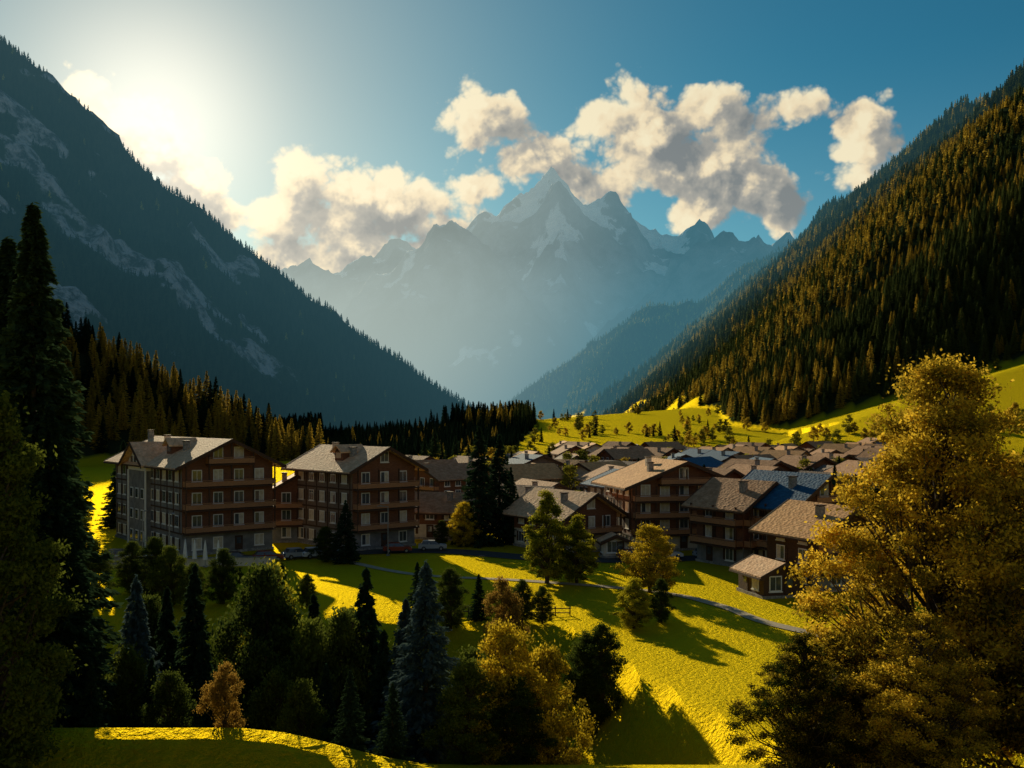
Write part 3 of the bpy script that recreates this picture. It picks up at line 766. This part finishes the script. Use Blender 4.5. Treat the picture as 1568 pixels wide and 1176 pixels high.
cm=[carmesh(simple('car_paint_'+n,c,c,1,.3,0,spec=.6)) for n,c in(('white',(.7,.7,.7)),('dark',(.03,.035,.05)),('red',(.25,.03,.02)),('silver',(.35,.36,.38)))]
for i,(x,y,r) in enumerate([(-60.5,140.8,0),(-55,141.2,0),(-34,140,20),(-30.5,142.8,35),(-28,143.5,35),(-24.5,144.5,30),(-17,149,10),(-12,151.5,5),(30,146,60),(33.5,146.5,60),(36.5,147.5,60),(28,143.5,15),(22,142.5,5),(-38,138.6,10),(17,141,0)]):
    o=bpy.data.objects.new('parked_car',cm[i%4]);COL.objects.link(o);o.location=(x,y,gz(x,y)+.1);o.rotation_euler=(0,0,math.radians(r))

# ------------------------------------------------------------ world: sky + clouds
w=bpy.data.worlds.new('World');scene.world=w;w.use_nodes=True;nt=w.node_tree;nt.nodes.clear()
sky=N(nt,'ShaderNodeTexSky');sky.sky_type='NISHITA';sky.sun_disc=False;sky.sun_elevation=SUN_EL;sky.sun_rotation=SUN_AZ
sky.altitude=1000;sky.air_density=1.0;sky.dust_density=.9;sky.ozone_density=2.2
geo=N(nt,'ShaderNodeTexCoord');dirv=vmath(nt,'NORMALIZE',geo.outputs['Generated']).outputs[0]
sp=N(nt,'ShaderNodeSeparateXYZ');nt.links.new(dirv,sp.inputs[0])
az=math_(nt,'ARCTAN2',sp.outputs[0],sp.outputs[1])
hz=math_(nt,'SQRT',math_(nt,'ADD',math_(nt,'MULTIPLY',sp.outputs[0],sp.outputs[0]),math_(nt,'MULTIPLY',sp.outputs[1],sp.outputs[1])))
el=math_(nt,'DIVIDE',sp.outputs[2],math_(nt,'MAXIMUM',hz,.05))
cb=N(nt,'ShaderNodeCombineXYZ');nt.links.new(az,cb.inputs[0]);nt.links.new(el,cb.inputs[1]);pv=cb.outputs[0]
CL=[(130,145,35,25),(190,190,62,36),(250,228,58,46),(300,276,62,42),(345,320,48,32),
(470,270,48,34),(560,295,90,38),(435,325,62,34),(620,320,80,38),(520,352,140,40),(690,345,85,32),(600,388,170,34),(470,395,110,34),
(735,165,50,34),(765,200,62,34),(825,238,64,40),(885,272,60,32),(725,285,32,20),(930,292,50,22),
(935,172,44,36),(975,155,44,35),(1000,208,86,58),(1095,172,54,34),(1135,200,60,44),(1080,250,102,58),(1150,290,84,50),(1085,324,64,34),(1195,315,44,38),
(1222,165,28,16),(1320,188,48,42),(1335,228,40,42),(1318,275,24,30)]
g=bpy.data.node_groups.new('cumulus_density','ShaderNodeTree')
g.interface.new_socket('P',in_out='INPUT',socket_type='NodeSocketVector');g.interface.new_socket('D',in_out='OUTPUT',socket_type='NodeSocketFloat')
gi=g.nodes.new('NodeGroupInput');go=g.nodes.new('NodeGroupOutput')
wn=N(g,'ShaderNodeTexNoise');wn.inputs['Scale'].default_value=16;wn.inputs['Detail'].default_value=3;g.links.new(gi.outputs[0],wn.inputs['Vector'])
wv=vmath(g,'MULTIPLY',vmath(g,'SUBTRACT',wn.outputs['Color'],(.5,.5,.5)).outputs[0],(.024,.02,0)).outputs[0]
pw=vmath(g,'ADD',gi.outputs[0],wv).outputs[0]
acc=None
for px,py,rx,ry in CL:
    u=(px-784)/1540;ww=(640-py)/1540/math.sqrt(1+u*u);a=math.atan(u);sx=rx/1540/(1+u*u);sy=ry/1540/math.sqrt(1+u*u)
    d=vmath(g,'MULTIPLY',vmath(g,'SUBTRACT',pw,(a,ww,0)).outputs[0],(1/sx,1/sy,0)).outputs[0]
    ln=vmath(g,'LENGTH',d).outputs['Value']
    v=math_(g,'MULTIPLY_ADD',ln,-min(sx,sy),min(sx,sy))
    if acc is None: acc=v
    else:
        n=N(g,'ShaderNodeMath',operation='SMOOTH_MAX');g.links.new(acc,n.inputs[0]);g.links.new(v,n.inputs[1]);n.inputs[2].default_value=.008;acc=n.outputs[0]
for sc_,amp in((22,.024),(50,.0125),(115,.006),(260,.0028)):
    vo=N(g,'ShaderNodeTexVoronoi');vo.voronoi_dimensions='2D';vo.inputs['Scale'].default_value=sc_;g.links.new(pw,vo.inputs['Vector'])
    acc=math_(g,'ADD',acc,math_(g,'MULTIPLY',math_(g,'SUBTRACT',.50,vo.outputs['Distance']),amp))
nn=N(g,'ShaderNodeTexNoise');nn.inputs['Scale'].default_value=30;nn.inputs['Detail'].default_value=6;nn.inputs['Roughness'].default_value=.56;g.links.new(gi.outputs[0],nn.inputs['Vector'])
acc=math_(g,'ADD',acc,math_(g,'MULTIPLY',math_(g,'SUBTRACT',nn.outputs[0],.40),.02))
g.links.new(acc,go.inputs[0])
def dens_at(vec):
    n=N(nt,'ShaderNodeGroup');n.node_tree=g;nt.links.new(vec,n.inputs[0]);return n.outputs[0]
D0=dens_at(pv)
sunp=(SUN_AZ,math.tan(SUN_EL)+.26,0)
tos=N(nt,'ShaderNodeVectorMath',operation='SUBTRACT');tos.inputs[0].default_value=sunp;nt.links.new(pv,tos.inputs[1])
tos=vmath(nt,'NORMALIZE',tos.outputs[0]).outputs[0]
D1=dens_at(vmath(nt,'ADD',pv,vmath(nt,'MULTIPLY',tos,(.007,.007,0)).outputs[0]).outputs[0])
D2=dens_at(vmath(nt,'ADD',pv,vmath(nt,'MULTIPLY',tos,(.036,.036,0)).outputs[0]).outputs[0])
g1=math_(nt,'DIVIDE',math_(nt,'SUBTRACT',D0,D1),.007)
g2=math_(nt,'DIVIDE',math_(nt,'SUBTRACT',D0,D2),.036)
lit=math_(nt,'ADD',math_(nt,'MULTIPLY',g1,.12),math_(nt,'MULTIPLY',g2,.78))  # cloud light and shade painted: brighter where density thins toward the sun
thin=mrange(nt,D0,0,.024,1,0)
lit=math_(nt,'ADD',math_(nt,'ADD',lit,.25),math_(nt,'MULTIPLY',thin,.48),clamp=True)
cc=N(nt,'ShaderNodeValToRGB');nt.links.new(lit,cc.inputs[0])
r_=cc.color_ramp;r_.elements[0].color=(.20,.225,.235,1);r_.elements[1].color=(1.0,.88,.60,1)
e=r_.elements.new(.38);e.color=(.40,.385,.34,1);e=r_.elements.new(.72);e.color=(.93,.77,.51,1)
alpha=math_(nt,'MULTIPLY',mrange(nt,D0,-.001,.011),.96)
sd=vmath(nt,'DOT_PRODUCT',dirv,SV).outputs['Value'];sd0=sd;sd=math_(nt,'MAXIMUM',sd,0.0)
glow=math_(nt,'ADD',math_(nt,'MULTIPLY',math_(nt,'POWER',sd,22),.22),math_(nt,'MULTIPLY',math_(nt,'POWER',sd,260),.45))
tint=mixc(nt,mrange(nt,sd0,-.1,.55),(1.15,.98,.78),(.22,.86,.90))  # added fill: sky opposite the sun tinted warmer and brighter for house fronts
tint=mixc(nt,math_(nt,'POWER',sd,22),tint,(.50,.62,.60))
# pale haze low in the sky
lowh=math_(nt,'MULTIPLY',mrange(nt,el,.02,.36,1,0),.10)
skyc=mixc(nt,1.0,sky.outputs[0],tint,'MULTIPLY')
bg1=N(nt,'ShaderNodeBackground');nt.links.new(skyc,bg1.inputs[0]);bg1.inputs[1].default_value=.062
bg1b=N(nt,'ShaderNodeBackground');nt.links.new(skyc,bg1b.inputs[0]);bg1b.inputs[1].default_value=.062
gc=N(nt,'ShaderNodeBackground');gc.inputs[0].default_value=(1,.87,.66,1);nt.links.new(math_(nt,'ADD',glow,lowh),gc.inputs[1])
bg2=N(nt,'ShaderNodeBackground');nt.links.new(cc.outputs[0],bg2.inputs[0]);bg2.inputs[1].default_value=.90
ms=N(nt,'ShaderNodeMixShader');nt.links.new(alpha,ms.inputs[0]);nt.links.new(bg1.outputs[0],ms.inputs[1]);nt.links.new(bg2.outputs[0],ms.inputs[2])
ina=math_(nt,'LESS_THAN',math_(nt,'ABSOLUTE',az),.52)
ine=math_(nt,'LESS_THAN',math_(nt,'ABSOLUTE',math_(nt,'SUBTRACT',el,.25)),.17)
mo=N(nt,'ShaderNodeMixShader');nt.links.new(math_(nt,'MULTIPLY',ina,ine),mo.inputs[0]);nt.links.new(bg1b.outputs[0],mo.inputs[1]);nt.links.new(ms.outputs[0],mo.inputs[2])
ad=N(nt,'ShaderNodeAddShader');nt.links.new(mo.outputs[0],ad.inputs[0]);nt.links.new(gc.outputs[0],ad.inputs[1])
wo=N(nt,'ShaderNodeOutputWorld');nt.links.new(ad.outputs[0],wo.inputs[0])

# sun
ld=bpy.data.lights.new('sun','SUN');ld.energy=5;ld.angle=math.radians(.5);ld.color=(1,.85,.55)
lo=bpy.data.objects.new('sun',ld);COL.objects.link(lo);lo.rotation_euler=SV.to_track_quat('Z','Y').to_euler();lo.location=(0,0,300)
# camera
cd=bpy.data.cameras.new('camera');cd.lens=36*1540/1568;cd.sensor_width=36;cd.shift_y=52/1568;cd.clip_end=60000;cd.clip_start=.5
co=bpy.data.objects.new('camera',cd);COL.objects.link(co);co.location=(0,0,20);co.rotation_euler=(math.radians(90),0,0);scene.camera=co
